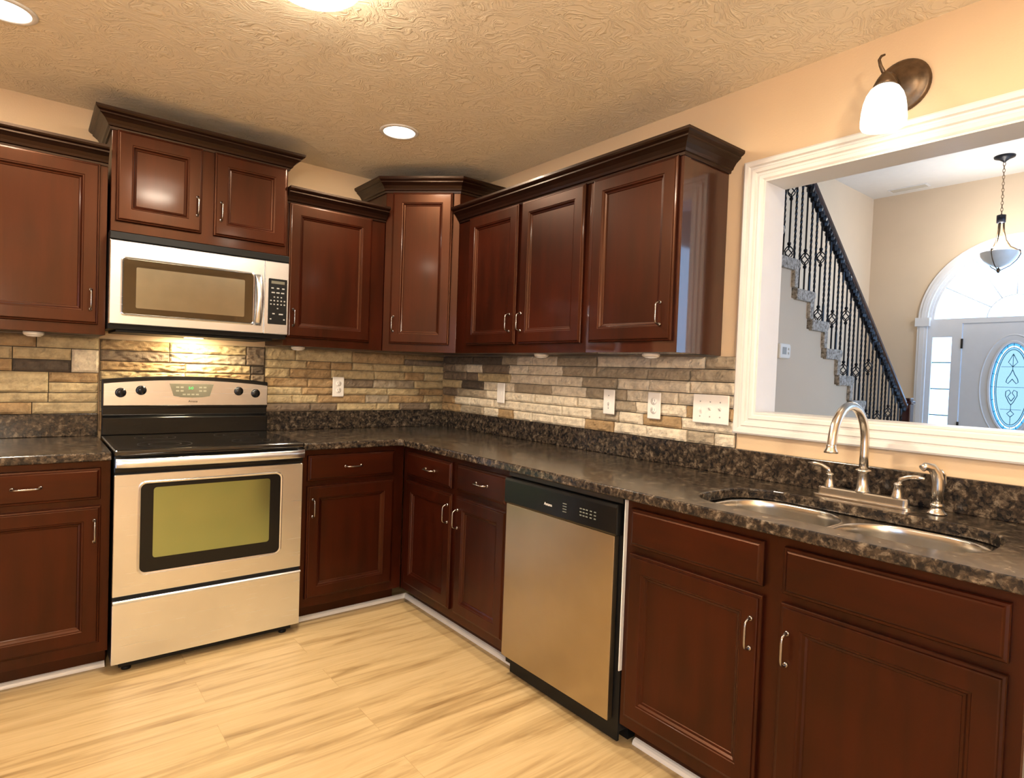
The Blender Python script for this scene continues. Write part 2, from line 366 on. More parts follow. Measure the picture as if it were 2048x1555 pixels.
# pass-through casing (four mitred sides) and jamb lining
prof = [(0, 0), (0, .012), (.006, .016), (.018, .017), (.022, .011), (.030, .011), (.034, .019), (.046, .021), (.050, .015), (.056, .015), (.060, .024), (.074, .026), (.080, .022), (.080, 0)]
pt = [(OY0, OZ0), (OY0, OZ1), (OY1, OZ1), (OY1, OZ0)]
cas = struct(sweep('trim_1', M['white'], [(y, z) for y, z in pt], prof, closed=True, plane='yz'))
mb = MB(); j = .008
mb.box(-.012, .135, OY0 - j, OY0 - .0005, OZ0 + j, OZ1 - j); mb.box(-.012, .135, OY1 + .0005, OY1 + j, OZ0 + j, OZ1 - j)
mb.box(-.012, .135, OY1 + .0005, OY0 - .0005, OZ0 + .0005, OZ0 + j); mb.box(-.012, .135, OY1 + .0005, OY0 - .0005, OZ1 - j, OZ1 - .0005)
struct(mb.build('trim_2', M['white']))
# doorway casing at the end of the right wall
mb = MB(); mb.box(-.02, 0, -4.835, -4.75, 0, 2.18); mb.box(-.02, 0, -4.75, WY, 2.1, 2.18); mb.box(-.004, .14, WY - .012, WY, 0, 2.1)
struct(mb.build('trim_3', M['white'], bevel=.004))

# foyer shell
struct(box('ceiling_foyer', M['foyer_ceiling'], .12, FX + .12, FY1, FY0, FZ, FZ + .05))
struct(box('wall_foyer_left', M['foyer_wall'], .12, FX + .12, FY0, FY0 + .1, 0, FZ))
mb = MB(); mb.box(.12, 2.2, FY1 - .1, FY1, 0, FZ); mb.box(5.6, FX + .12, FY1 - .1, FY1, 0, FZ); mb.box(2.2, 5.6, FY1 - .1, FY1, 0, .3); mb.box(2.2, 5.6, FY1 - .1, FY1, 3.1, FZ)
struct(mb.build('wall_foyer_right', M['foyer_wall']))
mb = MB()
for x in (2.2, 3.3, 5.54): mb.box(x, x + .06, FY1 - .08, FY1 - .03, .3, 3.1)
for z in (.3, 3.04): mb.box(2.2, 5.6, FY1 - .08, FY1 - .03, z, z + .06)
fw_ = struct(mb.build('window_5', M['white'])); struct(box('pane', M['glass'], 2.2, 5.6, FY1 - .058, FY1 - .052, .3, 3.1, fw_))  # unseen side window, added to bring daylight into the foyer
# door wall: a plate with the unit's opening (straight jambs and a round head)
DC, RO, ZS = -1.80, .80, 2.075      # centre, rough opening radius, spring line
mb = MB()
mb.box(FX, FX + .12, DC + RO, FY0, 0, ZS); mb.box(FX, FX + .12, FY1, DC - RO, 0, ZS)
N = 32; Z2 = FZ
arc = [(DC + RO * math.cos(PI * k / N), ZS + RO * math.sin(PI * k / N)) for k in range(N + 1)]
for k in range(N):
    (ya, za), (yb, zb) = arc[k], arc[k + 1]
    mb.add([(FX, ya, za), (FX, yb, zb), (FX, yb, Z2), (FX, ya, Z2), (FX + .12, ya, za), (FX + .12, yb, zb), (FX + .12, yb, Z2), (FX + .12, ya, Z2)],
           [(0, 1, 2, 3), (7, 6, 5, 4), (0, 4, 5, 1), (3, 2, 6, 7)])
mb.box(FX, FX + .12, DC + RO, FY0, ZS, Z2); mb.box(FX, FX + .12, FY1, DC - RO, ZS, Z2)
struct(mb.build('wall_foyer_front', M['foyer_wall']))
# casing: pilasters, plinth blocks and arched head
mb = MB()
for s in (1, -1):
    a, b = sorted((DC + s * (RO - .005), DC + s * (RO + .095))); mb.box(FX - .025, FX + .01, a, b, 0, ZS - .07)
    a, b = sorted((DC + s * (RO + .02), DC + s * (RO + .07))); mb.box(FX - .032, FX - .02, a, b, 0, ZS - .07)
    a, b = sorted((DC + s * (RO - .03), DC + s * (RO + .115))); mb.box(FX - .045, FX + .01, a, b, ZS - .07, ZS + .03)
for k in range(N):
    a0, a1 = PI * k / N, PI * (k + 1) / N
    for r0, r1, d in ((RO - .005, RO + .09, .025), (RO + .02, RO + .06, .033)):
        q = [(r, a) for r in (r0, r1) for a in (a0, a1)]
        vs = [(x, DC + r * math.cos(a), ZS + r * math.sin(a)) for x in (FX - d, FX + .01) for r, a in q]
        mb.add(vs, [(0, 2, 3, 1), (4, 5, 7, 6), (0, 1, 5, 4), (2, 6, 7, 3)])
struct(mb.build('trim_4', M['doorwhite']))
# arched transom window
w = MB(); w.box(FX + .02, FX + .08, DC - RO, DC + RO, ZS - .045, ZS + .012); ri = RO - .055
for k in range(N):
    a0, a1 = PI * k / N, PI * (k + 1) / N
    for r0, r1, x0 in ((ri, RO, FX + .03), (ri + .025, RO, FX + .01)):
        vs = [(x, DC + r * math.cos(a), ZS + r * math.sin(a)) for x in (x0, FX + .08) for r in (r0, r1) for a in (a0, a1)]
        w.add(vs, [(0, 2, 3, 1), (4, 5, 7, 6), (0, 1, 5, 4), (2, 6, 7, 3)])
aw = struct(w.build('window_2', M['doorwhite']))
m2 = MB()
for a in (30, 60, 90, 120, 150):
    a = math.radians(a); m2.tube([(FX + .05, DC + r * math.cos(a), ZS + r * math.sin(a)) for r in (.25, ri)], .006, 6)
m2.tube([(FX + .05, DC + .25 * math.cos(PI * k / 16), ZS + .25 * math.sin(PI * k / 16)) for k in range(17)], .006, 6)
struct(m2.build('muntin', M['doorwhite'], aw))
g = MB(); g.loops([[(FX + x, DC + ri * math.cos(PI * k / N), ZS + ri * math.sin(PI * k / N)) for k in range(N + 1)] for x in (.06, .064)]); struct(g.build('pane', M['glass'], aw))
# sidelights
for num, s in ((3, 1), (4, -1)):
    c = DC + s * .653; w = MB(); xf0, xf1 = FX + .02, FX + .08; hw = .095
    lo, hi = sorted((DC + s * .465, DC + s * RO))
    w.box(xf0, xf1, lo, c - hw, 0, ZS - .045); w.box(xf0, xf1, c + hw, hi, 0, ZS - .045); w.box(xf0, xf1, c - hw, c + hw, 1.876, ZS - .045); w.box(xf0, xf1, c - hw, c + hw, 0, .36)
    so = struct(w.build('window_%d' % num, M['doorwhite']))
    mm = MB()
    for z in (.67, .977, 1.28, 1.585): mm.box(FX + .045, FX + .058, c - hw, c + hw, z - .006, z + .006)
    struct(mm.build('muntin', M['lead'], so)); struct(box('pane', M['glass'], FX + .05, FX + .054, c - hw, c + hw, .36, 1.876, so))

# front door with oval leaded glass
OVY, OVZ, OA, OB = -1.80, 1.325, .185, .475
mb = MB(); n = 48
def oval(a, b, x): return [(x, OVY + a * math.cos(2 * PI * k / n), OVZ + b * math.sin(2 * PI * k / n)) for k in range(n)]
def sq(x):   # matching square-ish loop on the door edge
    out = []
    for k in range(n):
        a = 2 * PI * k / n; cx, cz = math.cos(a), math.sin(a)
        hy, z0, z1 = .458, .012, 2.03
        t_ = min(hy / abs(cx) if abs(cx) > 1e-6 else 9, ((z1 - OVZ) if cz > 0 else (OVZ - z0)) / abs(cz) if abs(cz) > 1e-6 else 9)
        out.append((x, OVY + cx * t_, OVZ + cz * t_))
    cor = [(x, OVY + sy * .458, z) for sy in (1, -1) for z in (.012, 2.03)]
    for c_ in cor:
        i = min(range(n), key=lambda i: (Vector(out[i]) - Vector(c_)).length); out[i] = c_
    return out
x0 = FX + .03
mb.loops([sq(x0 + .045), sq(x0), oval(OA + .105, OB + .10, x0), oval(OA + .095, OB + .09, x0 - .006), oval(OA + .085, OB + .08, x0), oval(OA + .03, OB + .03, x0), oval(OA + .022, OB + .022, x0 - .012), oval(OA + .006, OB + .006, x0 - .012), oval(OA, OB, x0), oval(OA, OB, x0 + .045)], cap0=False, cap1=False)
mb.loops([sq(x0 + .045), oval(OA, OB, x0 + .045)], cap0=False, cap1=False)
dr = struct(mb.build('door_1', M['doorwhite']), 'white entry door with oval leaded glass')
for k_, (d0, d1, e0, e1, mt) in enumerate(((0, .022, 0, .028, 'blueglass'), (.022, .036, .028, .046, 'glass'), (.036, .05, .046, .07, 'tealglass'))):
    g = MB(); g.loops([oval(OA - d0, OB - e0, x0 + .02), oval(OA - d1, OB - e1, x0 + .02)], cap0=False, cap1=False)
    struct(g.build('glass_border', M[mt], dr), ('blue bevelled glass border', 'clear glass border', 'pale blue inner glass border')[k_])
g = MB(); g.add(oval(OA - .05, OB - .07, x0 + .02), [list(range(n))]); struct(g.build('oval_pane', M['paleglass'], dr), 'pale frosted oval glass')
g = MB()
def yz(pts): return [(x0 + .016, OVY + a, OVZ + b) for a, b in pts]
def came(pts, r=.0035): g.tube(yz(pts), r, 5)
for a, b in ((OA, OB), (OA - .05, OB - .07), (OA - .035, OB - .045)): came([(a * math.cos(2 * PI * k / n), b * math.sin(2 * PI * k / n)) for k in range(n + 1)])
for k in range(20):
    a = 2 * PI * k / 20; came([(OA * math.cos(a), OB * math.sin(a)), ((OA - .035) * math.cos(a), (OB - .045) * math.sin(a))], .0028)
came([(-.13, 0), (.13, 0)], .0025); came([(-.10, .22), (.10, .22)], .0025); came([(-.09, -.24), (.09, -.24)], .0025)
for s in (1, -1):
    came([(0, .19), (s * .018, .14), (s * .045, .09), (s * .052, .055), (s * .035, .04), (s * .012, .07), (0, .09)], .004)
    came([(0, -.19), (s * .02, -.16), (s * .05, -.09), (s * .048, -.045), (s * .02, -.03), (s * .006, -.06), (s * .03, -.10), (0, -.15)], .004)
    came([(0, -.25), (s * .03, -.285), (0, -.32)], .004); came([(0, .22), (s * .04, .27), (0, .36)], .0035)
came([(0, .36), (0, .19)], .003); came([(0, -.19), (0, -.25)], .003); came([(0, -.32), (0, -.40)], .003)
struct(g.build('leaded_came', M['lead'], dr))
for z in (.30, .86, 1.80): struct(box('hinge', M['darkmetal'], FX + .012, FX + .035, DC + .452, DC + .470, z - .055, z + .055, dr))
g = MB(); g.lathe([(.0, 0), (.032, 0), (.032, .01), (.012, .015), (.012, .035), (.028, .045), (.028, .065), (0, .07)], 16, T=Matrix.Translation((x0, DC - .40, .95)) @ Matrix.Rotation(-PI / 2, 4, 'Y'))
struct(g.build('door_knob', M['nickel'], dr))

# ------------------------------------------------------------------ ledger stone backsplash
def stone_wall(name, label, L, rows, flip, seed, tint, zlo=1.0165):
    """rows laid from zlo up; L = list of runs (s0, s1); flip False: along x on the back wall, True: along -y on the right wall"""
    r = random.Random(seed); mb = MB()
    root = None
    def P(s, d, z): return (s, -d, z) if not flip else (-d, -s, z)
    for (s0, s1, z0, rws) in L:
        z = z0; r0_ = s0
        for ri_, h in enumerate(rws):
            s = s0
            while s < s1 - .005:
                w = r.uniform(.13, .34) * (1.0 if h < .07 else 1.1); e = min(s + w, s1)
                if s1 - e < .06: e = s1
                parts = [(z, z + h)] if (h < .06 or r.random() < .6) else [(z, z + h * .5), (z + h * .5, z + h)]
                for (za, zb) in parts:
                    dep = r.uniform(.022, .032); mi = tint(r, (s + e) / 2, (za + zb) / 2); off = Vector((r.uniform(0, 50), r.uniform(0, 50), 0))
                    g_ = .0017; a, b, c, d = s + g_, e - g_, za + g_, zb - g_
                    rough = (not flip and abs(r0_ + 1.940) < 1e-6); cs = .0062 if rough else .010; amp = .0075 if rough else .0065; fine = .009 if rough else .0035; nx = max(2, int((b - a) / cs)); nz = max(3, int((d - c) / (cs * .9))); V = []; F = []
                    for j in range(nz + 1):
                        for i in range(nx + 1):
                            u = a + (b - a) * i / nx; v = c + (d - c) * j / nz
                            ed = min(i, nx - i, j, nz - j)
                            dd = dep + amp * noise.noise(Vector((u * 22, v * 34, 0)) + off) + fine * noise.noise(Vector((u * (38 if rough else 70), v * (75 if rough else 80), 3)) + off)
                            if ed == 0: dd -= .007
                            V.append(P(u, max(dd, .012), v))
                    for j in range(nz):
                        for i in range(nx): k = j * (nx + 1) + i; F.append((k, k + 1, k + nx + 2, k + nx + 1))
                    mb.add(V, F, mi)
                    # sides
                    ring = [(i, 0) for i in range(nx)] + [(nx, j) for j in range(nz)] + [(i, nz) for i in range(nx, 0, -1)] + [(0, j) for j in range(nz, 0, -1)]
                    V2 = []; 
                    for i, j in ring: V2.append(V[j * (nx + 1) + i])
                    for i, j in ring: V2.append(P(a + (b - a) * i / nx, .004, c + (d - c) * j / nz))
                    m_ = len(ring); mb.add(V2, [(q, (q + 1) % m_, m_ + (q + 1) % m_, m_ + q) for q in range(m_)], mi)
                s = e
            z += h
        p0, p1 = P(s0, .0005, z0), P(s1, .006, z0 + sum(rws)); mb.box(p0[0], p1[0], p0[1], p1[1], p0[2], p1[2], 6)
    o = mb.build(name, STONES + [M['grout']]); return tag(o, label, 'backsplash')
def tintA(r, s, z): return r.choices(range(6), [5, 48, 8, 9, 3, 34])[0]
def tintB(r, s, z):
    k = max(0, min(1, (s - .3) / .9)); up = (z - 1.02) / .37
    w = [10 + 70 * k * (1.2 - .5 * up), 14, 16 + 22 * up * k, 16 * (1 - k) + 3 + 4 * up * (1 - k), 14 * (1 - k) * up + (5 * up * (1 - k)), 8 * (1 - up)]
    return r.choices(range(6), w)[0]
ZT = 1.380
h7 = [(ZT - 1.0165) / 7] * 7
stone_wall('stone_backsplash', 'tan and golden split-face ledger stone backsplash on the back wall behind the range',
           [(-2.455, -1.945, 1.0165, [.054, .045, .095, .110, .0595]), (-1.940, -1.180, .93, [.095, .10, .05, .095, .105]), (-1.177, -.001, 1.0165, [.046, .050, .044, .052, .054, .046, .0715])], None, False, 5, tintA)
stone_wall('stone_backsplash', 'cream ledger stone backsplash on the right wall, ending at the white pass-through casing',
           [(.036, 2.203, 1.0165, h7)], None, True, 11, tintB)

# ------------------------------------------------------------------ cabinets
def door_mesh(x0, x1, z0, z1, panel=True, fw=.056):
    if panel: pr = [(0, 0), (0, -.012), (.002, -.0145), (.007, -.0155), (.009, -.0195), (.012, -.0205), (fw, -.0205), (fw + .002, -.0185), (fw + .007, -.0175), (fw + .012, -.0115), (fw + .018, -.0095), (fw + .020, -.007)]
    else: pr = [(0, 0), (0, -.012), (.002, -.0145), (.008, -.0155), (.011, -.0185), (.014, -.0205)]
    mb = MB(); mb.loops([rect(x0, x1, z0, z1, y - .0005, i) for i, y in pr]); return mb
def pull_mesh(vertical=True, L=.084):
    mb = MB(); pts = []; h = L / 2
    for k in range(13):
        t_ = -1 + 2 * k / 12; out = .026 * (1 - abs(t_) ** 6 * .25) if abs(t_) < .999 else .016
        pts.append((0, -out - .002, t_ * h))
    pts = [(0, .001, -h)] + [(0, -.012, -h - .001)] + pts[1:-1] + [(0, -.012, h + .001), (0, .001, h)]
    rs = [.0050, .0036] + [.0030 + .0010 * math.cos(PI * k / 12 - PI / 2) for k in range(1, 12)] + [.0042, .0055]
    mb.tube(pts, rs, 8)
    for s in (-1, 1): mb.lathe([(.0075, 0), (.0075, .002), (.005, .005)], 12, T=Matrix.Translation((0, 0, s * h)) @ Matrix.Rotation(PI / 2, 4, 'X'))
    if not vertical: mb.v = [(z, y, x) for x, y, z in mb.v]
    return mb
PULLV = pull_mesh(); PULLH = pull_mesh(False)
PV = None; PH = None
def pull(parent, x, z, vertical=True):
    global PV, PH
    src = PV if vertical else PH
    if src is None:
        o = (PULLV if vertical else PULLH).build('handle', M['handle'], parent)
        if vertical: PV = o
        else: PH = o
    else: o = bpy.data.objects.new('handle', src.data); C.objects.link(o); o.parent = parent
    o.location = (x, -.0210, z); o['label'] = 'satin nickel pull'
    return o
def add_door(root, x0, x1, z0, z1, hx=None, hz=None, name='door'):
    d = door_mesh(x0, x1, z0, z1).build(name, M['wood'], root)
    if hx is not None: pull(d, hx, hz)
    return d
def add_drawer(root, x0, x1, z0, z1, hx=None, name='drawer'):
    d = door_mesh(x0, x1, z0, z1, False).build(name, M['woodh'], root)
    if hx is not None: pull(d, hx, (z0 + z1) / 2, False)
    return d
def carcass(root, w, d, z0, z1, toe=False, mat='wood', open_top=False):
    mb = MB()
    if open_top:
        mb.box(0, w, 0, .02, .095, z1); mb.box(0, .02, .02, d, .095, z1); mb.box(w - .02, w, .02, d, .095, z1); mb.box(.02, w - .02, .02, d, .095, .115); mb.box(0, w, .085, d, 0, .095); mb.box(.02, w - .02, d - .01, d, .115, z1)
        return mb.build('cabinet_body', M[mat], root)
    if toe: mb.box(0, w, 0, d, .095, z1); mb.box(.0, w, .085, d, 0.0, .095)
    else: mb.box(0, w, 0, d, z0, z1); 
    return mb.build('cabinet_body', M[mat], root, .0015)
CROWN = [(0, 0), (.007, 0), (.009, .010), (.016, .013), (.020, .022), (.030, .036), (.044, .047), (.049, .050), (.049, .056), (.060, .062), (.065, .068), (.065, .078), (0, .078)]
ROTB = -PI / 2
ZUB, ZUT = 1.384, 2.120
# left wall cabinet (back wall)
a = thing('wall_cabinet', 'brown cherry wall cabinet at the left edge, left of the microwave', 'cabinet', (-2.46, -.305, ZUB))
def up_cab(a, w, d, h): return carcass(a, w, d, 0, h)
up_cab(a, .514, .304, .74); add_door(a, .05, .486, .043, .736, .458, .150)
# its crown
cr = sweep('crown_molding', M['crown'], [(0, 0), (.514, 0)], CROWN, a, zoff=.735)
# mid wall cabinet
a = thing('wall_cabinet', 'single-door cherry wall cabinet between the microwave and the corner cabinet', 'cabinet', (-1.176, -.305, ZUB))
up_cab(a, .562, .304, .74); add_door(a, .014, .477, .043, .746 - .008, .042, .146)
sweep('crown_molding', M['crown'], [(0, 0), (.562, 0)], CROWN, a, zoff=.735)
# cabinet above microwave
a = thing('wall_cabinet', 'short two-door cherry cabinet with tall crown right above the microwave', 'cabinet', (-1.936, -.33, 1.842))
up_cab(a, .758, .329, .440)
add_door(a, .018, .358, .045, .438, .337, .166); add_door(a, .410, .748, .045, .438, .440, .162)
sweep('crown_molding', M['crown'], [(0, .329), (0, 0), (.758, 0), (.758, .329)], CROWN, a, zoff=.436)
# corner cabinet (diagonal)
a = thing('corner_wall_cabinet', 'tall diagonal cherry corner cabinet under the recessed ceiling light', 'cabinet', (-.61, -.305, ZUB), -PI / 4)
Li = a.matrix_basis.inverted() if False else (Matrix.Translation((-.61, -.305, ZUB)) @ Matrix.Rotation(-PI / 4, 4, 'Z')).inverted()
poly = [(-.61, -.002), (-.61, -.305), (-.305, -.61), (-.002, -.61), (-.002, -.002)]
pl = [tuple((Li @ Vector((x, y, ZUB)))[:2]) for x, y in poly]
MB().prism(pl, 0, .91).build('cabinet_body', M['wood'], a, .0015)
add_door(a, .042, .392, .043, .905, .066, .155)
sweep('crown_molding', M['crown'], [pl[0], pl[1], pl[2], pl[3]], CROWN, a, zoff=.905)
# right wall uppers
a = thing('wall_cabinet', 'two-door cherry wall cabinet on the right wall, next to the corner cabinet', 'cabinet', (-.305, -.6135, ZUB), ROTB)
carcass(a, 1.031, .303, 0, .74)
add_door(a, .120, .548, .043, .738, .510, .150); add_door(a, .574, 1.008, .043, .738, .600, .150)
a = thing('wall_cabinet', 'single-door cherry wall cabinet with glossy end panel beside the pass-through', 'cabinet', (-.305, -1.645, ZUB), ROTB)
carcass(a, .473, .303, 0, .74, mat='woodpanel')
add_door(a, .026, .458, .043, .738, .408, .148)
box('end_stile', M['woodpanel'], .4735, .4765, .0, .0145 + .024, .0, .735, a)
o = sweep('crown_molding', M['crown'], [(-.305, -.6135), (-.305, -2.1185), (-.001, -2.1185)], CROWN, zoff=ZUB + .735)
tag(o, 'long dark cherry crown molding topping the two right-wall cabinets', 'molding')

# base cabinets
ZB = .874
def base(name, label, loc, rot, w):
    a = thing(name, label, 'cabinet', loc, rot); carcass(a, w, .605, 0, ZB, True, open_top='sink' in name); return a
a = base('base_cabinet', 'dark cherry base cabinet left of the range, one drawer over one door', (-2.475, -.61, 0), 0, .532)
add_drawer(a, .030, .498, .720, .846, .265); add_door(a, .030, .500, .140, .694, .478, .595)
a = base('base_cabinet', 'dark cherry base cabinet between range and corner, one drawer over one door', (-1.173, -.61, 0), 0, .560)
add_drawer(a, .030, .497, .720, .846, .262); add_door(a, .030, .497, .140, .694, .057, .588)
a = base('base_cabinet', 'two-door two-drawer dark cherry base cabinet from inner corner to dishwasher', (-.61, -.6125, 0), ROTB, .9265)
add_drawer(a, .055, .490, .720, .846, .303); add_drawer(a, .538, .918, .720, .846, .745)
add_door(a, .055, .498, .140, .694, .472, .598); add_door(a, .538, .918, .140, .694, .560, .590)
a = base('sink_base_cabinet', 'wide dark cherry sink base with two false drawer fronts right of the dishwasher', (-.61, -2.178, 0), ROTB, 1.056)
add_drawer(a, .024, .494, .720, .846, name='false_drawer_front'); add_drawer(a, .550, 1.030, .720, .846, name='false_drawer_front')
add_door(a, .024, .496, .140, .694, .468, .583); add_door(a, .548, 1.030, .140, .694, .572, .578)
box('end_panel', M['woodpanel'], 1.0562, 1.060, 0, .605, .0, ZB, a)
o = box('edge_strip', M['white'], -.004, -.0005, -.014, .012, .28, .868, a); o['label'] = 'white filler strip'
# shoe molding
def shoe(name, path): 
    q = [(0, 0), (.020, 0), (.0195, .005), (.016, .013), (.009, .018), (0, .020)]
    return struct(sweep(name, M['white'], path, q))
shoe('baseboard_left', [(-2.475, -.524), (-1.946, -.524)])
shoe('baseboard_back', [(-1.172, -.524), (-.525, -.524), (-.525, -1.538)])
shoe('baseboard_right', [(-.524, -2.182), (-.524, -3.234)])

# ------------------------------------------------------------------ countertops
ZCT = .9097
def slab(name, label, outer, hole, splash):
    bm = bmesh.new(); ed = []
    for lp in [outer] + ([hole] if hole else []):
        vs = [bm.verts.new((x, y, .8755)) for x, y in lp]
        for i in range(len(vs)): ed.append(bm.edges.new((vs[i], vs[(i + 1) % len(vs)])))
    bmesh.ops.triangle_fill(bm, edges=ed, use_beauty=True)
    fs = list(bm.faces); r = bmesh.ops.extrude_face_region(bm, geom=fs)
    for v in [g_ for g_ in r['geom'] if isinstance(g_, bmesh.types.BMVert)]: v.co.z = ZCT
    bmesh.ops.recalc_face_normals(bm, faces=bm.faces)
    me = bpy.data.meshes.new(name); bm.to_mesh(me); bm.free(); me.materials.append(M['granite'])
    o = bpy.data.objects.new(name, me); C.objects.link(o); tag(o, label, 'countertop')
    md = o.modifiers.new('bevel', 'BEVEL'); md.width = .006; md.segments = 3; md.limit_method = 'ANGLE'; md.angle_limit = 0.8
    mb = MB()
    for b in splash: mb.box(*b)
    sp = mb.build('backsplash_strip', M['granite'], o, .003); return o
slab('countertop', 'short dark granite countertop left of the range', [(-2.5, -.655), (-1.945, -.655), (-1.945, -.001), (-2.5, -.001)], None, [(-2.5, -1.945, -.021, -.001, ZCT, 1.016)])
hole = [(x, y) for x, y in rrect(-.565, -.195, -3.13, -2.365, .13, 8)]
slab('countertop', 'L-shaped dark brown granite countertop running from range past the sink',
     [(-1.172, -.655), (-.675, -.655), (-.655, -.675), (-.655, -3.262), (-.001, -3.262), (-.001, -.001), (-1.172, -.001)], hole,
     [(-1.172, -.0215, -.021, -.001, ZCT, 1.016), (-.021, -.001, -3.262, -.0005, ZCT, 1.016)])

# sink
a = thing('kitchen_sink', 'double-bowl stainless sink under the granite counter, below the pass-through', 'sink', (-.38, -2.748, .70))
def flange():
    bm = bmesh.new(); ed = []
    lps = [[(x, y) for x, y in rrect(-.585, -.18, -3.15, -2.345, .14, 8)], rrect(-.55, -.205, -2.742, -2.383, .14, 8), rrect(-.55, -.215, -3.112, -2.758, .14, 8)]
    for lp in lps:
        vs = [bm.verts.new((x + .38, y + 2.748, .1735)) for x, y in lp]
        for i in range(len(vs)): ed.append(bm.edges.new((vs[i], vs[(i + 1) % len(vs)])))
    bmesh.ops.triangle_fill(bm, edges=ed, use_beauty=True); me = bpy.data.meshes.new('sink_rim'); bm.to_mesh(me); bm.free(); me.materials.append(M['sinksteel'])
    o = bpy.data.objects.new('sink_rim', me); C.objects.link(o); o.parent = a
flange()
def bowl(y0, y1, x0, x1, rad):
    mb = MB(); L = []
    for ins, z in ((-.007, .1736), (-.004, .1752), (-.001, .1750), (.0015, .170), (.003, .150), (.004, .05), (.012, .018), (.030, .004), (.06, 0)):
        L.append([(x + .38, y + 2.748, z) for x, y in rrect(x0 + ins, x1 - ins, y0 + ins, y1 - ins, max(.02, rad - ins), 8)])
    mb.loops(L, cap0=False, cap1=True, smooth=True)
    return mb
def mkbowl(y0, y1, x0, x1, rad):
    b = bowl(y0, y1, x0, x1, rad).build('sink_bowl', M['sinksteel'], a)
    d = MB(); T = Matrix.Translation(((x0 + x1) / 2 + .38, (y0 + y1) / 2 + 2.748, .0)); d.lathe([(.055, .0005), (.055, .003), (.040, .003), (.036, .0015), (.0, .0015)], 24, T=T); d.build('drain', M['nickel'], b)
mkbowl(-2.742, -2.383, -.55, -.205, .14); mkbowl(-3.112, -2.758, -.55, -.215, .14)

# faucet
a = thing('faucet', 'brushed nickel high-arc faucet with two lever handles on a bridge base behind the sink', 'faucet', (-.095, -2.712, ZCT + .0005))
mb = MB(); mb.loops([[(x, y, z) for x, y in rrect(-.034 + i, .026 - i, -.150 + i, .150 - i, .022 - i * .5, 5)] for i, z in ((0, 0), (0, .004), (.004, .006))])
mb.loops([[(x, y, z) for x, y in rrect(-.020 + i, .014 - i, -.135 + i, .135 - i, .012, 4)] for i, z in ((0, .006), (0, .026), (.003, .030))])
mb.build('base_plate', M['nickel'], a)
mb = MB(); mb.lathe([(.023, .028), (.023, .034), (.018, .040), (.0165, .09), (.0185, .094), (.0225, .097), (.0225, .101), (.014, .104)], 20)
pts = [(0, 0, .10), (0, 0, .20)]; R1 = .119
pts = [(0, 0, .10), (0, 0, .15), (0, 0, .19)]
for k in range(1, 17):
    t_ = PI * k / 16 * .97; pts.append((-R1 + R1 * math.cos(t_), 0, .19 + R1 * 1.0 * math.sin(t_)))
lx, lz = pts[-1][0], pts[-1][2]; pts += [(lx - .003, 0, lz - .015), (lx - .004, 0, lz - .022)]
mb.tube(pts, [.0135] * len(pts), 14)
mb.lathe([(.013, .016), (.014, .012), (.0145, .004), (.019, -.004), (.0195, -.010), (.014, -.010)], 16, T=Matrix.Translation((lx - .004, 0, lz - .022)))
mb.build('spout', M['nickel'], a)
for s in (1, -1):
    h = MB(); T = Matrix.Translation((-.002, s * .102, 0))
    h.lathe([(.0175, .026), (.0185, .030), (.014, .045), (.0105, .066), (.0125, .069), (.0125, .073), (.007, .077)], 16, T=T)
    q = [(0, 0, .070), (0, s * .008, .088), (0, s * .028, .098), (-.002, s * .050, .101), (-.004, s * .072, .0985)]
    h.tube(q, [.008, .0075, .0065, .007, .0055], 10, T=T, flat=.55); h.build('handle', M['nickel'], a)
a = thing('side_sprayer', 'brushed nickel side sprayer standing right of the faucet', 'sprayer', (-.095, -2.918, ZCT + .0005))
mb = MB(); mb.lathe([(.027, 0), (.027, .004), (.018, .012), (.0155, .020), (.0185, .024), (.0185, .029), (.014, .033)], 20); mb.build('base', M['nickel'], a)
mb = MB(); mb.tube([(0, 0, .030), (0, 0, .075), (-.001, .0, .100), (-.006, .004, .122), (-.018, .012, .138), (-.034, .024, .141), (-.042, .030, .134)], [.0145, .0165, .0165, .0155, .0135, .0115, .0105], 14); mb.build('spray_head', M['nickel'], a)
mb = MB(); mb.tube([(.006, -.004, .130), (.017, -.010, .118), (.020, -.012, .092), (.021, -.012, .080)], [.006, .006, .0065, .004], 8, flat=.6); mb.build('lever', M['nickel'], a)

# ------------------------------------------------------------------ range
RX0, RW = -1.937, .757
a = thing('range', 'freestanding stainless electric range with black glass cooktop and green-tinted oven window', 'range', (RX0, -.655, 0))
fr = .655   # distance front face -> wall
mb = MB(); mb.box(0.002, RW - .002, .004, fr - .03, .045, .894); mb.box(.03, RW - .03, .02, fr - .03, .02, .045); mb.build('body', M['blackmat'], a, .002)
for x in (.06, RW - .06): MB().lathe([(.018, 0), (.018, .012), (.008, .014), (.008, .045)], 12, T=Matrix.Translation((x, .05, 0))).build('foot', M['blackmat'], a)
mb = MB(); mb.box(-.001, RW + .001, -.022, fr - .10, .894, .918); ck = mb.build('cooktop', M['blackglass'], a, .008, 3)
for (x, y, r) in ((.20, .14, .105), (.56, .14, .085), (.20, .40, .085), (.56, .40, .105)):
    mb = MB()
    for rr in (r, r * .6): mb.loops([[( x + q * math.cos(2 * PI * k / 40), y + q * math.sin(2 * PI * k / 40), .9184) for k in range(40)] for q in (rr - .0015, rr)], cap0=False, cap1=False)
    mb.build('burner_ring', M['blackmat'], ck)
mb = MB(); mb.box(.0, RW, -.004, .01, .825, .894); mb.build('front_rail', M['black'], a, .003)
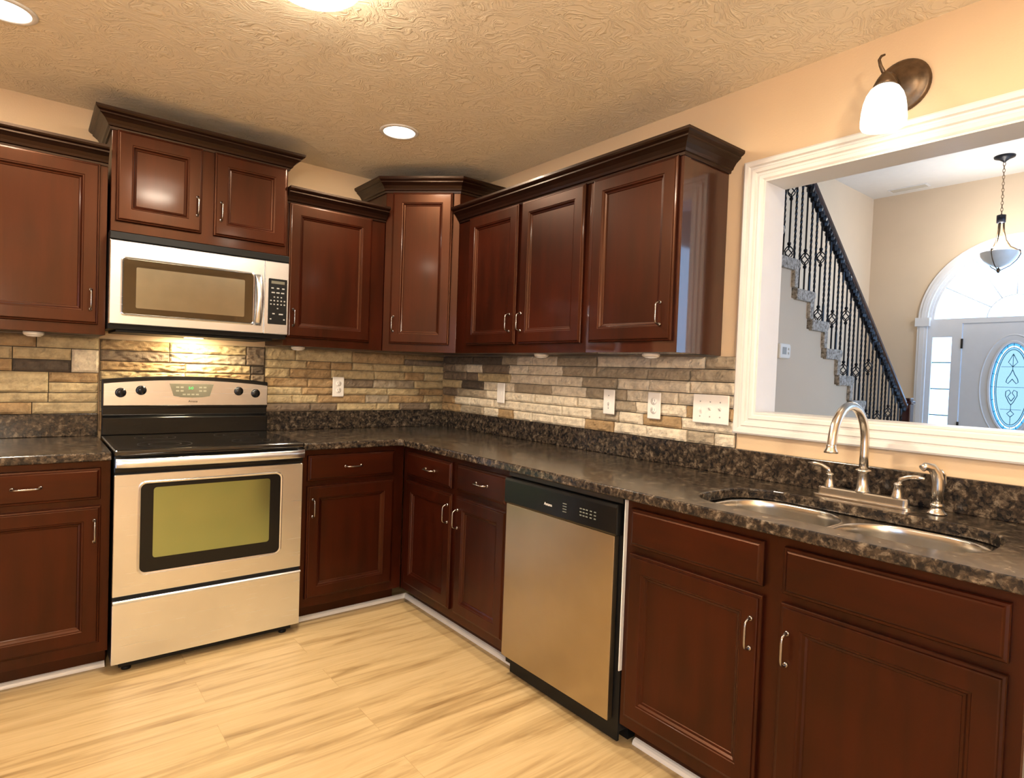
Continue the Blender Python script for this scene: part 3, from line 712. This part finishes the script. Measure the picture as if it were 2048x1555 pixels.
# backguard
mb = MB(); y0 = fr - .105
mb.loops([[(x, yy, z) for yy, z in ((y0 + .005, .918), (y0 + .005, 1.000), (y0 + .022, 1.012), (y0 + .024, 1.050), (fr - .042, 1.050), (fr - .042, .80), (y0 + .05, .80), (y0 + .05, .918))] for x in (0.002, RW - .002)])
n_ = 20; top = []
for k in range(n_ + 1):
    x = RW * k / n_; top.append((x, 1.183 + .022 * (1 - (2 * k / n_ - 1) ** 2)))
poly = [(0, 1.045)] + top + [(RW, 1.045)]
T = Matrix.Rotation(PI / 2, 4, 'X')
mb.loops([[(x, y0 + .018, z) for x, z in poly], [(x, fr - .042, z) for x, z in poly]])
mb.build('backguard', M['black'], a, .003)
mb = MB(); poly = [(.006, 1.058)] + [(max(.006, min(RW - .006, x)), z - .020) for x, z in top] + [(RW - .006, 1.058)]
mb.loops([[(x, y0 + .0175, z) for x, z in poly], [(x, y0 + .008, z) for x, z in poly], [(x * .998 + .001, y0 + .006, z - .0 if z > 1.1 else z + .002) for x, z in poly]])
cp = mb.build('control_panel', M['steel'], a)
yp = y0 + .006
for x, z in ((.074, 1.121), (.158, 1.133), (.604, 1.133), (.690, 1.122)):
    kb = MB(); T = Matrix.Translation((x, yp, z)) @ Matrix.Rotation(PI / 2, 4, 'X')
    kb.lathe([(.023, 0), (.023, .004), (.0195, .006), (.018, .020), (.015, .022), (0, .022)], 24, T=T)
    kb.box(x - .0045, x + .0045, yp - .031, yp - .018, z - .018, z + .020); kb.build('knob', M['black'], cp, .001)
mb = MB(); dp = [(.279, 1.168), (.481, 1.167), (.463, 1.106), (.43, 1.100), (.38, 1.098), (.33, 1.100), (.298, 1.107)]
mb.loops([[(x, yp + .001, z) for x, z in dp], [(x, yp - .002, z) for x, z in dp]])
dsp = mb.build('display', M['panelgrey'], cp)
text_mesh('clock_digits', '5:0', .019, M['greentext'], cp, (.375, yp - .0028, 1.146), (PI / 2, 0, 0), label='green clock digits')
for x in (.315, .335, .42, .44):
    for z in (1.150, 1.132): box('key', M['keylight'], x - .007, x + .007, yp - .0026, yp - .0018, z - .004, z + .004, cp)
for x in (.345, .365, .385, .405): box('key', M['keylight'], x - .007, x + .007, yp - .0026, yp - .0018, 1.110, 1.118, cp)
text_mesh('brand_mark', 'Amana', .015, M['darkmetal'], cp, (.386, yp - .001, 1.079), (PI / 2, 0, 0))
# oven door
def ring_y(pairs, cx, cz): pass
mb = MB(); W0, W1, V0, V1 = .0925, .653, .408, .776
oo = [(x, z) for x, z in rrect(.001, RW - .001, .322, .817, .006, 3)]; nn = len(oo)
def rr(x0, x1, z0, z1, r, y): return [(x, y, z) for x, z in rrect(x0, x1, z0, z1, r, 6)]
mb.loops([rr(.001, RW - .001, .322, .817, .004, .003), rr(.001, RW - .001, .322, .817, .004, -.006), rr(.003, RW - .003, .324, .815, .004, -.008), rr(W0 - .010, W1 + .010, V0 - .010, V1 + .010, .030, -.008), rr(W0 - .006, W1 + .006, V0 - .006, V1 + .006, .028, -.011), rr(W0, W1, V0, V1, .024, -.010), rr(W0, W1, V0, V1, .024, -.004)], cap1=True)
od = mb.build('oven_door', M['steel'], a)
mb = MB(); mb.loops([rr(W0, W1, V0, V1, .024, -.0042), rr(W0 + .001, W1 - .001, V0 + .001, V1 - .001, .023, -.0070)]); ow = mb.build('oven_window', M['black'], od); ow['label'] = 'black rounded glass surround'
mb = MB(); mb.loops([rr(.139, .606, .464, .757, .012, -.0071), rr(.139, .606, .464, .757, .012, -.0078)]); g_ = mb.build('window_glass', M['ovenglass'], od); g_['label'] = 'green-tinted reflective inner glass'
# handle
mb = MB(); L = []
for k in range(21):
    t_ = k / 20; x = .004 + t_ * (RW - .008); out = -.030 - .022 * math.sin(PI * t_) ** .5
    L.append([(x, out + dy, .866 + dz) for dy, dz in ((.006, .020), (-.004, .018), (-.010, .008), (-.011, -.004), (-.007, -.016), (.004, -.020), (.008, 0))])
mb.loops(L, smooth=True)
for x in (.002, RW - .022): mb.box(x, x + .020, -.034, .002, .848, .885)
mb.build('door_handle', M['steel'], od, .002)
mb = MB(); mb.loops([[(x, y, z) for y, z in ((.003, .047), (-.008, .047), (-.008, .290), (-.012, .294), (-.018, .300), (-.014, .307), (.003, .307))] for x in (.001, RW - .001)])
mb.build('storage_drawer', M['steel'], a, .0015)

# ------------------------------------------------------------------ microwave
a = thing('microwave', 'stainless over-the-range microwave with handle and black key pad', 'microwave', (-1.942, -.40, 1.40))
Wm = .759
mb = MB(); mb.box(0.0, Wm, .030, .372, .012, .435); mb.box(.0, Wm, .004, .030, .398, .430); mb.box(.03, Wm - .06, .05, .36, 0, .012); mb.build('body', M['blackmat'], a, .002)
mb = MB(); mb.loops([rr(0, .640, .033, .394, .003, .029), rr(0, .640, .033, .394, .003, .003), rr(.003, .637, .036, .391, .003, 0), rr(.040, .596, .070, .326, .016, 0), rr(.045, .591, .075, .321, .014, -.003), rr(.049, .587, .079, .317, .012, .001)], cap1=True)
md_ = mb.build('door', M['steel'], a)
mb = MB(); mb.loops([rr(.049, .587, .079, .317, .012, .0008), rr(.050, .586, .080, .316, .012, -.0012)]); wg = mb.build('window', M['mwglass'], md_); wg['label'] = 'dark smoked glass window'
mb = MB(); mb.loops([rr(.098, .548, .107, .285, .006, -.0013), rr(.098, .548, .107, .285, .006, -.0018)]); mb.build('window_screen', M['mwscreen'], md_)
mb = MB(); L = []
for k in range(17):
    t_ = k / 16; z = .070 + t_ * .250; out = -.006 - .036 * math.sin(PI * t_) ** .7
    L.append([(x, out + y, z) for x, y in ((.594, .006), (.596, -.001), (.604, -.004), (.618, -.004), (.625, -.001), (.627, .006))])
mb.loops(L, smooth=True); mb.build('handle', M['steel'], md_)
mb = MB(); mb.loops([rr(.642, Wm, .033, .394, .003, .029), rr(.642, Wm, .033, .394, .003, .003), rr(.645, Wm - .003, .036, .391, .003, 0)]); cpn = mb.build('control_panel', M['steel'], a)
mb = MB(); mb.loops([rr(.659, .750, .083, .309, .004, .0002), rr(.659, .750, .083, .309, .004, -.0015)]); kp = mb.build('key_pad', M['blackmat'], cpn)
mb = MB(); mb.box(.672, .737, -.0022, -.0014, .284, .298); mb.build('display', M['panelgrey'], cpn)
for z, xs, w in ((.262, (.678, .705, .731), .006), (.240, (.682, .705, .728), .008), (.218, (.688, .705, .722), .0035), (.200, (.672, .688, .705, .722, .738), .0035), (.182, (.672, .688, .705, .722, .738), .0035), (.162, (.705,), .0035), (.135, (.686,), .006), (.134, (.722,), .010), (.108, (.672, .738), .004)):
    for x in xs: box('key', M['grey'], x - w, x + w, -.0020, -.0014, z - .003, z + .003, cpn)
mb = MB(); mb.box(.34, .42, .24, .28, -.0035, .0); lens = mb.build('cooktop_lamp', M['canglow'], a); lens['label'] = 'lit lamp lens on the underside'

# ------------------------------------------------------------------ dishwasher
a = thing('dishwasher', 'stainless dishwasher with black control strip between the base cabinets', 'dishwasher', (-.61, -1.5405, 0), ROTB)
Wd = .6345
mb = MB(); mb.box(.004, Wd - .004, .0, .56, .06, .868); mb.box(.02, Wd - .02, .075, .5, 0, .06); mb.build('tub', M['blackmat'], a)
mb = MB(); mb.box(.006, .604, -.027, -.003, .097, .738); dd_ = mb.build('door', M['dwsteel'], a, .002)
mb = MB(); mb.loops([[(x, y, z) for y, z in ((0, .74), (-.030, .74), (-.038, .748), (-.038, .838), (-.033, .848), (0, .848))] for x in (.004, .618)]); cpd = mb.build('control_panel', M['black'], a, .002)
text_mesh('brand_mark', 'Amana', .016, M['plastic'], cpd, (.275, -.0386, .785), (PI / 2, 0, 0))
for z in (.775, .785, .795, .805): box('key', M['keygrey'], .356, .376, -.0388, -.0378, z - .0015, z + .0015, cpd)
for x in (.45, .465, .48, .50, .52):
    for z in (.780, .792, .804): box('key', M['keygrey'], x - .005, x + .005, -.0388, -.0378, z - .002, z + .002, cpd)
mb = MB(); mb.box(.010, .612, .02, .03, .012, .09); mb.build('kick_plate', M['blackmat'], a)
mb = MB(); mb.box(.0, .622, -.012, .0, .852, .868); mb.build('top_seal', M['darkmetal'], a)

# ------------------------------------------------------------------ outlets, switches
def wall_plate(name, label, cat, kind, loc, rot, gang=1):
    a = thing(name, label, cat, loc, rot); w = .070 if gang == 1 else .165; h = .118
    mb = MB(); mb.loops([[(x, y, z) for x, z in rrect(-w / 2 + i, w / 2 - i, -h / 2 + i, h / 2 - i, .004, 3)] for i, y in ((0, 0), (0, -.003), (.003, -.006))]); mb.build('cover_plate', M['plastic'], a)
    if kind == 'outlet':
        for s in (1, -1):
            mb = MB(); mb.lathe([(.0165, 0), (.0165, .0015), (.0, .0015)], 20, T=Matrix.Translation((0, -.006, s * .020)) @ Matrix.Rotation(PI / 2, 4, 'X')); r_ = mb.build('receptacle', M['plastic'], a)
            box('slot', M['plasticdark'], -.0075, -.0055, -.0082, -.0072, s * .020 - .002, s * .020 + .008, r_); box('slot', M['plasticdark'], .0055, .0075, -.0082, -.0072, s * .020 - .002, s * .020 + .008, r_); box('slot', M['plasticdark'], -.002, .002, -.0082, -.0072, s * .020 - .010, s * .020 - .006, r_)
    elif kind == 'switch':
        for g_ in range(gang):
            x = (g_ - (gang - 1) / 2) * .046; up = 1 if g_ else -1
            mb = MB(); mb.box(x - .005, x + .005, -.0065, -.005, -.012, .012); mb.loops([[(x + sx, -.006, z) for sx, z in ((-.005, -.006), (.005, -.006), (.005, .006), (-.005, .006))], [(x + sx * .8, -.018, z + up * .009) for sx, z in ((-.004, -.003), (.004, -.003), (.004, .003), (-.004, .003))]]); mb.build('toggle', M['plastic'], a)
            for z in (-.030, .030): MB().lathe([(.003, 0), (.003, .001), (0, .0012)], 8, T=Matrix.Translation((x, -.006, z)) @ Matrix.Rotation(PI / 2, 4, 'X')).build('screw', M['grey'], a)
    else:
        mb = MB(); mb.box(-.0085, .0085, -.0075, -.0055, -.010, .010); mb.build('jack', M['plastic'], a)
    return a
wall_plate('wall_outlet', 'white outlet on the back wall stone, right of the range', 'outlet', 'outlet', (-.757, -.038, 1.162), 0)
wall_plate('wall_plate', 'white wall plate nearest the corner on the right wall stone', 'wall plate', 'jack', (-.038, -.708, 1.163), ROTB)
wall_plate('light_switch', 'white single toggle switch in the middle of the right wall stone', 'switch', 'switch', (-.038, -1.555, 1.162), ROTB)
wall_plate('wall_outlet', 'white outlet on the right wall between single and triple switches', 'outlet', 'outlet', (-.038, -1.822, 1.161), ROTB)
wall_plate('light_switch', 'white triple toggle switch plate beside the pass-through casing', 'switch', 'switch', (-.038, -2.106, 1.165), ROTB, 3)

# puck lights under the cabinets
def puck(x, y, label):
    a = thing('puck_light', label, 'light', (x, y, ZUB - .0005), 0, 'puck lights under the wall cabinets'); MB().lathe([(.036, 0), (.036, -.010), (.030, -.016)], 24).build('housing', M['puck'], a)
    MB().lathe([(.028, -.0162), (.022, -.020), (0, -.0225)], 24, cap1=False).build('lens', M['plastic'], a)
puck(-2.193, -.255, 'small white puck light under the left-edge wall cabinet')
puck(-1.07, -.23, 'small white puck light under the cabinet right of the microwave')
puck(-.235, -1.275, 'small white puck light under the two-door right-wall cabinet')
puck(-.245, -1.955, 'small white puck light under the cabinet beside the pass-through')

# ------------------------------------------------------------------ ceiling lights
names_ = ['round recessed ceiling light above the corner cabinet', 'round recessed ceiling light at the upper left corner of the photo',
          'recessed ceiling light above the sink end of the room', 'recessed ceiling light at the left of the room']
for ((x, y), _), lb in zip(LAMPS, names_):
    a = thing('recessed_light', lb, 'ceiling light', (x, y, ZC - .0005), 0, 'recessed ceiling lights')
    mb = MB(); mb.lathe([(.095, 0), (.095, -.003), (.088, -.006), (.078, -.006), (.076, -.003), (.076, 0)], 36); mb.build('trim_ring', M['white'], a)
    mb = MB(); mb.lathe([(.0765, -.0035), (.05, -.0045), (0, -.005)], 36, cap1=False); mb.build('lens', M['canglow'], a)
a = thing('dome_ceiling_light', 'white flush dome ceiling light at the top edge of the photo', 'ceiling light', (-1.575, -1.735, ZC - .0005))
mb = MB(); mb.lathe([(.135, 0), (.150, -.006), (.155, -.020), (.148, -.024)], 40); mb.build('mounting_ring', M['nickel'], a)
mb = MB(); mb.lathe([(.145, -.024)] + [(.145 * math.cos(PI / 2 * k / 10), -.024 - .070 * math.sin(PI / 2 * k / 10)) for k in range(1, 10)] + [(.004, -.094)], 40, cap1=True); mb.build('glass_dome', M['lampglow'], a)

# sconce
a = thing('wall_sconce', 'bronze wall sconce with lit white bell shade above the pass-through', 'sconce', (0, -2.733, 2.258))
T = Matrix.Rotation(-PI / 2, 4, 'Y')
mb = MB(); mb.lathe([(.084, .0005), (.085, .008), (.075, .014), (.068, .015), (.058, .026), (.034, .036), (.012, .040), (0, .041)], 36, T=T); mb.build('back_plate', M['bronze'], a)
mb = MB(); mb.tube([(-.036, 0, -.006), (-.055, 0, .004), (-.075, 0, .010), (-.100, 0, .008), (-.125, 0, -.002), (-.136, 0, -.02)], [.009, .007, .007, .007, .007, .009], 10)
mb.tube([(-.130, .002, -.006), (-.138, .008, .008), (-.144, .014, .026), (-.145, .018, .044), (-.140, .014, .056), (-.134, .006, .060)], [.0065, .006, .005, .0045, .004, .003], 8)
mb.lathe([(.010, .008), (.022, -.008), (.033, -.030), (.031, -.034)], 24, T=Matrix.Translation((-.138, .0, -.008))); mb.build('arm', M['bronze'], a)
mb = MB(); pr = [(.026, -.030), (.040, -.040), (.051, -.058), (.058, -.080), (.062, -.106), (.064, -.135), (.0635, -.150), (.060, -.157)]
mb.lathe(pr + [(r - .003, z) for r, z in reversed(pr)], 32, T=Matrix.Translation((-.138, 0, -.010)), cap0=False, cap1=False); mb.build('glass_shade', M['sconceglow'], a)
# chandelier over the eating area behind the camera (seen as a reflection in the microwave)
a = thing('chandelier', 'bronze chandelier with lit glass shades, reflected as bright blobs in the microwave window', 'chandelier', (-2.75, -4.95, ZC - .0005))
mb = MB(); mb.lathe([(.06, 0), (.055, -.02), (.01, -.03), (.008, -.45), (.03, -.47), (.035, -.56), (.012, -.60), (0, -.61)], 20); mb.build('stem', M['bronze'], a)
for k in range(5):
    an = 2 * PI * k / 5; c_, s_ = math.cos(an), math.sin(an)
    mb = MB(); mb.tube([(r * c_, r * s_, z) for r, z in ((.03, -.52), (.10, -.57), (.20, -.575), (.26, -.53), (.27, -.50))], .007, 8); mb.build('arm', M['bronze'], a)
    mb = MB(); mb.lathe([(.02, -.50), (.045, -.47), (.06, -.42), (.068, -.37), (.065, -.37), (.057, -.42), (.042, -.468), (.018, -.496)], 20, T=Matrix.Translation((.27 * c_, .27 * s_, 0)), cap0=False, cap1=False); mb.build('glass_shade', M['sconceglow'], a)

# ------------------------------------------------------------------ foyer staircase
SY0, SY1 = -1.45, FY0 - .001
RI, RU, NX = .1938, .2405, 3.144
def nose(k): return NX + (6 - k) * RU     # nose x of step k
NS = 13
a = thing('staircase', 'carpeted foyer staircase with black iron balusters and dark cherry handrail', 'staircase', (4.4, (SY0 + SY1) / 2, 0))
T = Matrix.Translation((-4.4, -(SY0 + SY1) / 2, 0))
for k in range(1, NS + 1):
    top = RI * k; xn = nose(k); xb = nose(k + 1) if k < NS else .16
    L = [(xb - .035, top - .078), (xb - .035, top), (xn - .018, top), (xn - .004, top - .006), (xn, top - .022), (xn - .004, top - .045), (xn - .022, top - .062), (xn - .028, top - RI + .0), (xn - .078, top - RI + .0), (xn - .078, top - .078)]
    mb = MB(); mb.loops([[(x, y, z) for x, z in L] for y in (SY0 - .025, SY1)], T=T)
    mb.build('carpeted_step', M['carpet'], a, .006)
mb = MB()   # painted wall under the steps
poly = [(nose(1) - .03, 0.0)]
for k in range(1, NS + 1):
    xn = nose(k) - .07; poly += [(xn, RI * (k - 1) - (0.07 if k > 1 else 0)), (xn, RI * k - .07)]
poly += [(.125, RI * NS - .07), (.125, 0)]
poly = poly[1:]
mb.loops([[(x, y, z) for x, z in poly] for y in (SY0, SY0 + .1)], T=T)
mb.build('side_wall', M['foyer_wall'], a)['label'] = 'painted wall under the steps'

# railing
def tread_z(x):
    k = 1
    while k < NS and nose(k + 1) >= x: k += 1
    return RI * k if nose(1) >= x else 0
rl = lambda x: 2.692 - .80 * (x - 2.21)
yR = SY0 + .03
mb = MB()
xs = (1.30, 4.17); pr = [(-.030, -.012), (-.032, .010), (-.024, .026), (0, .033), (.024, .026), (.032, .010), (.030, -.012), (.018, -.030), (-.018, -.030)]
mb.loops([[(x, yR + q[0], rl(x) - .033 + q[1]) for q in pr] for x in xs], T=T); mb.build('handrail', M['rail'], a)
mb = MB(); x = xs[0]; rr_ = random.Random(3)
while x < xs[1] - .05:
    z = rl(x) - .085; mb.lathe([(.004, -.034), (.026, -.022), (.032, 0), (.026, .022), (.006, .034)], 7, T=T @ Matrix.Translation((x, yR + rr_.uniform(-.004, .004), z)) @ Matrix.Rotation(rr_.uniform(-.5, .5), 4, 'Y') @ Matrix.Diagonal((rr_.uniform(.8, 1.15), .9, rr_.uniform(.8, 1.1), 1)), smooth=False)
    x += .036
mb.build('lower_scroll', M['iron'], a)
nb = MB(); nb.box(4.155, 4.245, yR - .045, yR + .045, 0, 1.13, T=T); nb.box(4.145, 4.255, yR - .055, yR + .055, 1.13, 1.155, T=T); nb.box(4.158, 4.242, yR - .042, yR + .042, 1.155, 1.185, T=T); nb.box(4.148, 4.252, yR - .052, yR + .052, 0, .25, T=T)
nb.build('newel_post', M['rail'], a, .006)
def basket(mb, x, z):
    for s in range(4):
        mb.tube([(x + .030 * math.sin(PI * k / 8) * math.cos(PI / 2 * s + k * .35), yR + .030 * math.sin(PI * k / 8) * math.sin(PI / 2 * s + k * .35), z - .048 + .096 * k / 8) for k in range(9)], .0042, 5, T=T)
    for dz in (-.058, .058): mb.lathe([(.007, -.012), (.013, -.006), (.013, .006), (.007, .012)], 8, T=T @ Matrix.Translation((x, yR, z + dz)))
i = 0; x = 1.866 - .238 * 2
step = .2365 / 3
for i in range(0, 35):
    x = 1.866 + (i - 6) * step
    if x > 4.10: break
    mb = MB(); z0 = tread_z(x) - .002; z1 = rl(x) - .06
    kind = i % 6     # 0: double basket, 3: single basket, others twisted
    cuts = []
    if kind == 0: cuts = [z0 + .052, z0 + .475]
    elif kind == 3: cuts = [z0 + .235]
    cuts = [c for c in cuts if c + .07 < z1]
    za = z0
    for c in cuts + [None]:
        zb = (c - .048) if c else z1
        if zb > za + .01:
            if kind in (0, 3): mb.tube([(x, yR, za), (x, yR, zb)], .0068, 4, T=T, smooth=False)
            else:
                n4 = max(3, int((zb - za) / .02)); tw = []
                for q in range(n4 + 1):
                    zz = za + (zb - za) * q / n4; on = .18 < q / n4 < .85; an = q * .8 if on else (.18 * n4 * .8 if q / n4 <= .18 else .85 * n4 * .8)
                    tw.append([(x + .0085 * math.cos(an + PI / 2 * c4), yR + .0085 * math.sin(an + PI / 2 * c4), zz) for c4 in range(4)])
                mb.loops(tw, T=T)
        if c: basket(mb, x, c); za = c + .048
    mb.build('baluster', M['iron'], a)

# thermostat
a = thing('thermostat', 'small white thermostat on the wall under the stairs', 'thermostat', (1.778, SY0 - .0005, 1.498))
mb = MB(); mb.loops([[(x, y, z) for x, z in rrect(-.072 + i, .072 - i, -.050 + i, .050 - i, .014, 4)] for i, y in ((0, 0), (0, -.020), (.006, -.026))]); mb.build('housing', M['plastic'], a)
box('screen', M['grey'], -.040, .012, -.0272, -.0258, -.022, .026, a); 
for z in (.016, -.012): MB().lathe([(.009, 0), (.009, .002), (0, .0025)], 12, T=Matrix.Translation((.042, -.026, z)) @ Matrix.Rotation(PI / 2, 4, 'X')).build('button', M['puck'], a)
# pendant
a = thing('pendant_light', 'dark bronze chain pendant with pale glass bowl hanging before the arched window', 'pendant light', (5.33, -1.79, FZ - .0005))
mb = MB(); mb.lathe([(.088, 0), (.085, -.014), (.045, -.030), (.018, -.050), (.008, -.062)], 28); mb.build('canopy', M['iron'], a)
mb = MB(); z = -.058; k = 0
while z > -.585:
    ax = (1, 0) if k % 2 else (0, 1)
    mb.tube([(ax[0] * .010 * math.cos(q * PI / 5), ax[1] * .010 * math.cos(q * PI / 5), z - .020 + .021 * math.sin(q * PI / 5)) for q in range(11)], .0028, 5); z -= .032; k += 1
mb.build('chain', M['chain'], a)
mb = MB(); mb.lathe([(.012, -.575), (.038, -.582), (.038, -.655), (.020, -.662)], 20); mb.build('hub', M['iron'], a)
for s in range(3):
    an = 2 * PI * s / 3 + .9; mb = MB(); q = [(.022, -.655), (.026, -.74), (.045, -.83), (.085, -.90), (.145, -.935), (.165, -.94)]
    mb.tube([(r * math.cos(an), r * math.sin(an), zz) for r, zz in q], .0085, 8)
    q = [(.165, -.94), (.168, -.975), (.14, -1.03), (.09, -1.085), (.03, -1.12), (0, -1.135)]
    mb.tube([(r * math.cos(an), r * math.sin(an), zz) for r, zz in q], .0045, 8); mb.build('arm', M['bronze'], a)
mb = MB(); mb.lathe([(.155, -.95), (.150, -.985), (.125, -1.03), (.08, -1.07), (.03, -1.095), (.0, -1.10)], 32, cap0=False, cap1=False); mb.build('glass_bowl', M['bowl'], a)
mb = MB(); mb.lathe([(.004, -1.10), (.020, -1.125), (.012, -1.145), (.003, -1.155)], 12); mb.build('finial', M['bronze'], a)
# ceiling vent in foyer
a = thing('ceiling_vent', 'white slatted air vent in the foyer ceiling', 'vent', (5.80, -.80, FZ - .0005))
mb = MB(); mb.box(-.07, .07, -.20, .20, -.006, 0); mb.build('frame', M['doorwhite'], a)
mb = MB()
for k in range(7): mb.box(-.054 + k * .016, -.046 + k * .016, -.18, .18, -.010, -.006)
mb.build('slats', M['puck'], a)

# groups of look-alikes
GR = {'wall_cabinet': 'dark cherry wall cabinets', 'base_cabinet': 'dark cherry base cabinets', 'wall_outlet': 'white electrical wall plates', 'light_switch': 'white electrical wall plates', 'wall_plate': 'white electrical wall plates', 'countertop': 'dark granite countertops', 'stone_backsplash': 'ledger stone backsplashes'}
for o in bpy.data.objects:
    k = o.name.split('.')[0]
    if o.parent is None and k in GR: o['group'] = GR[k]
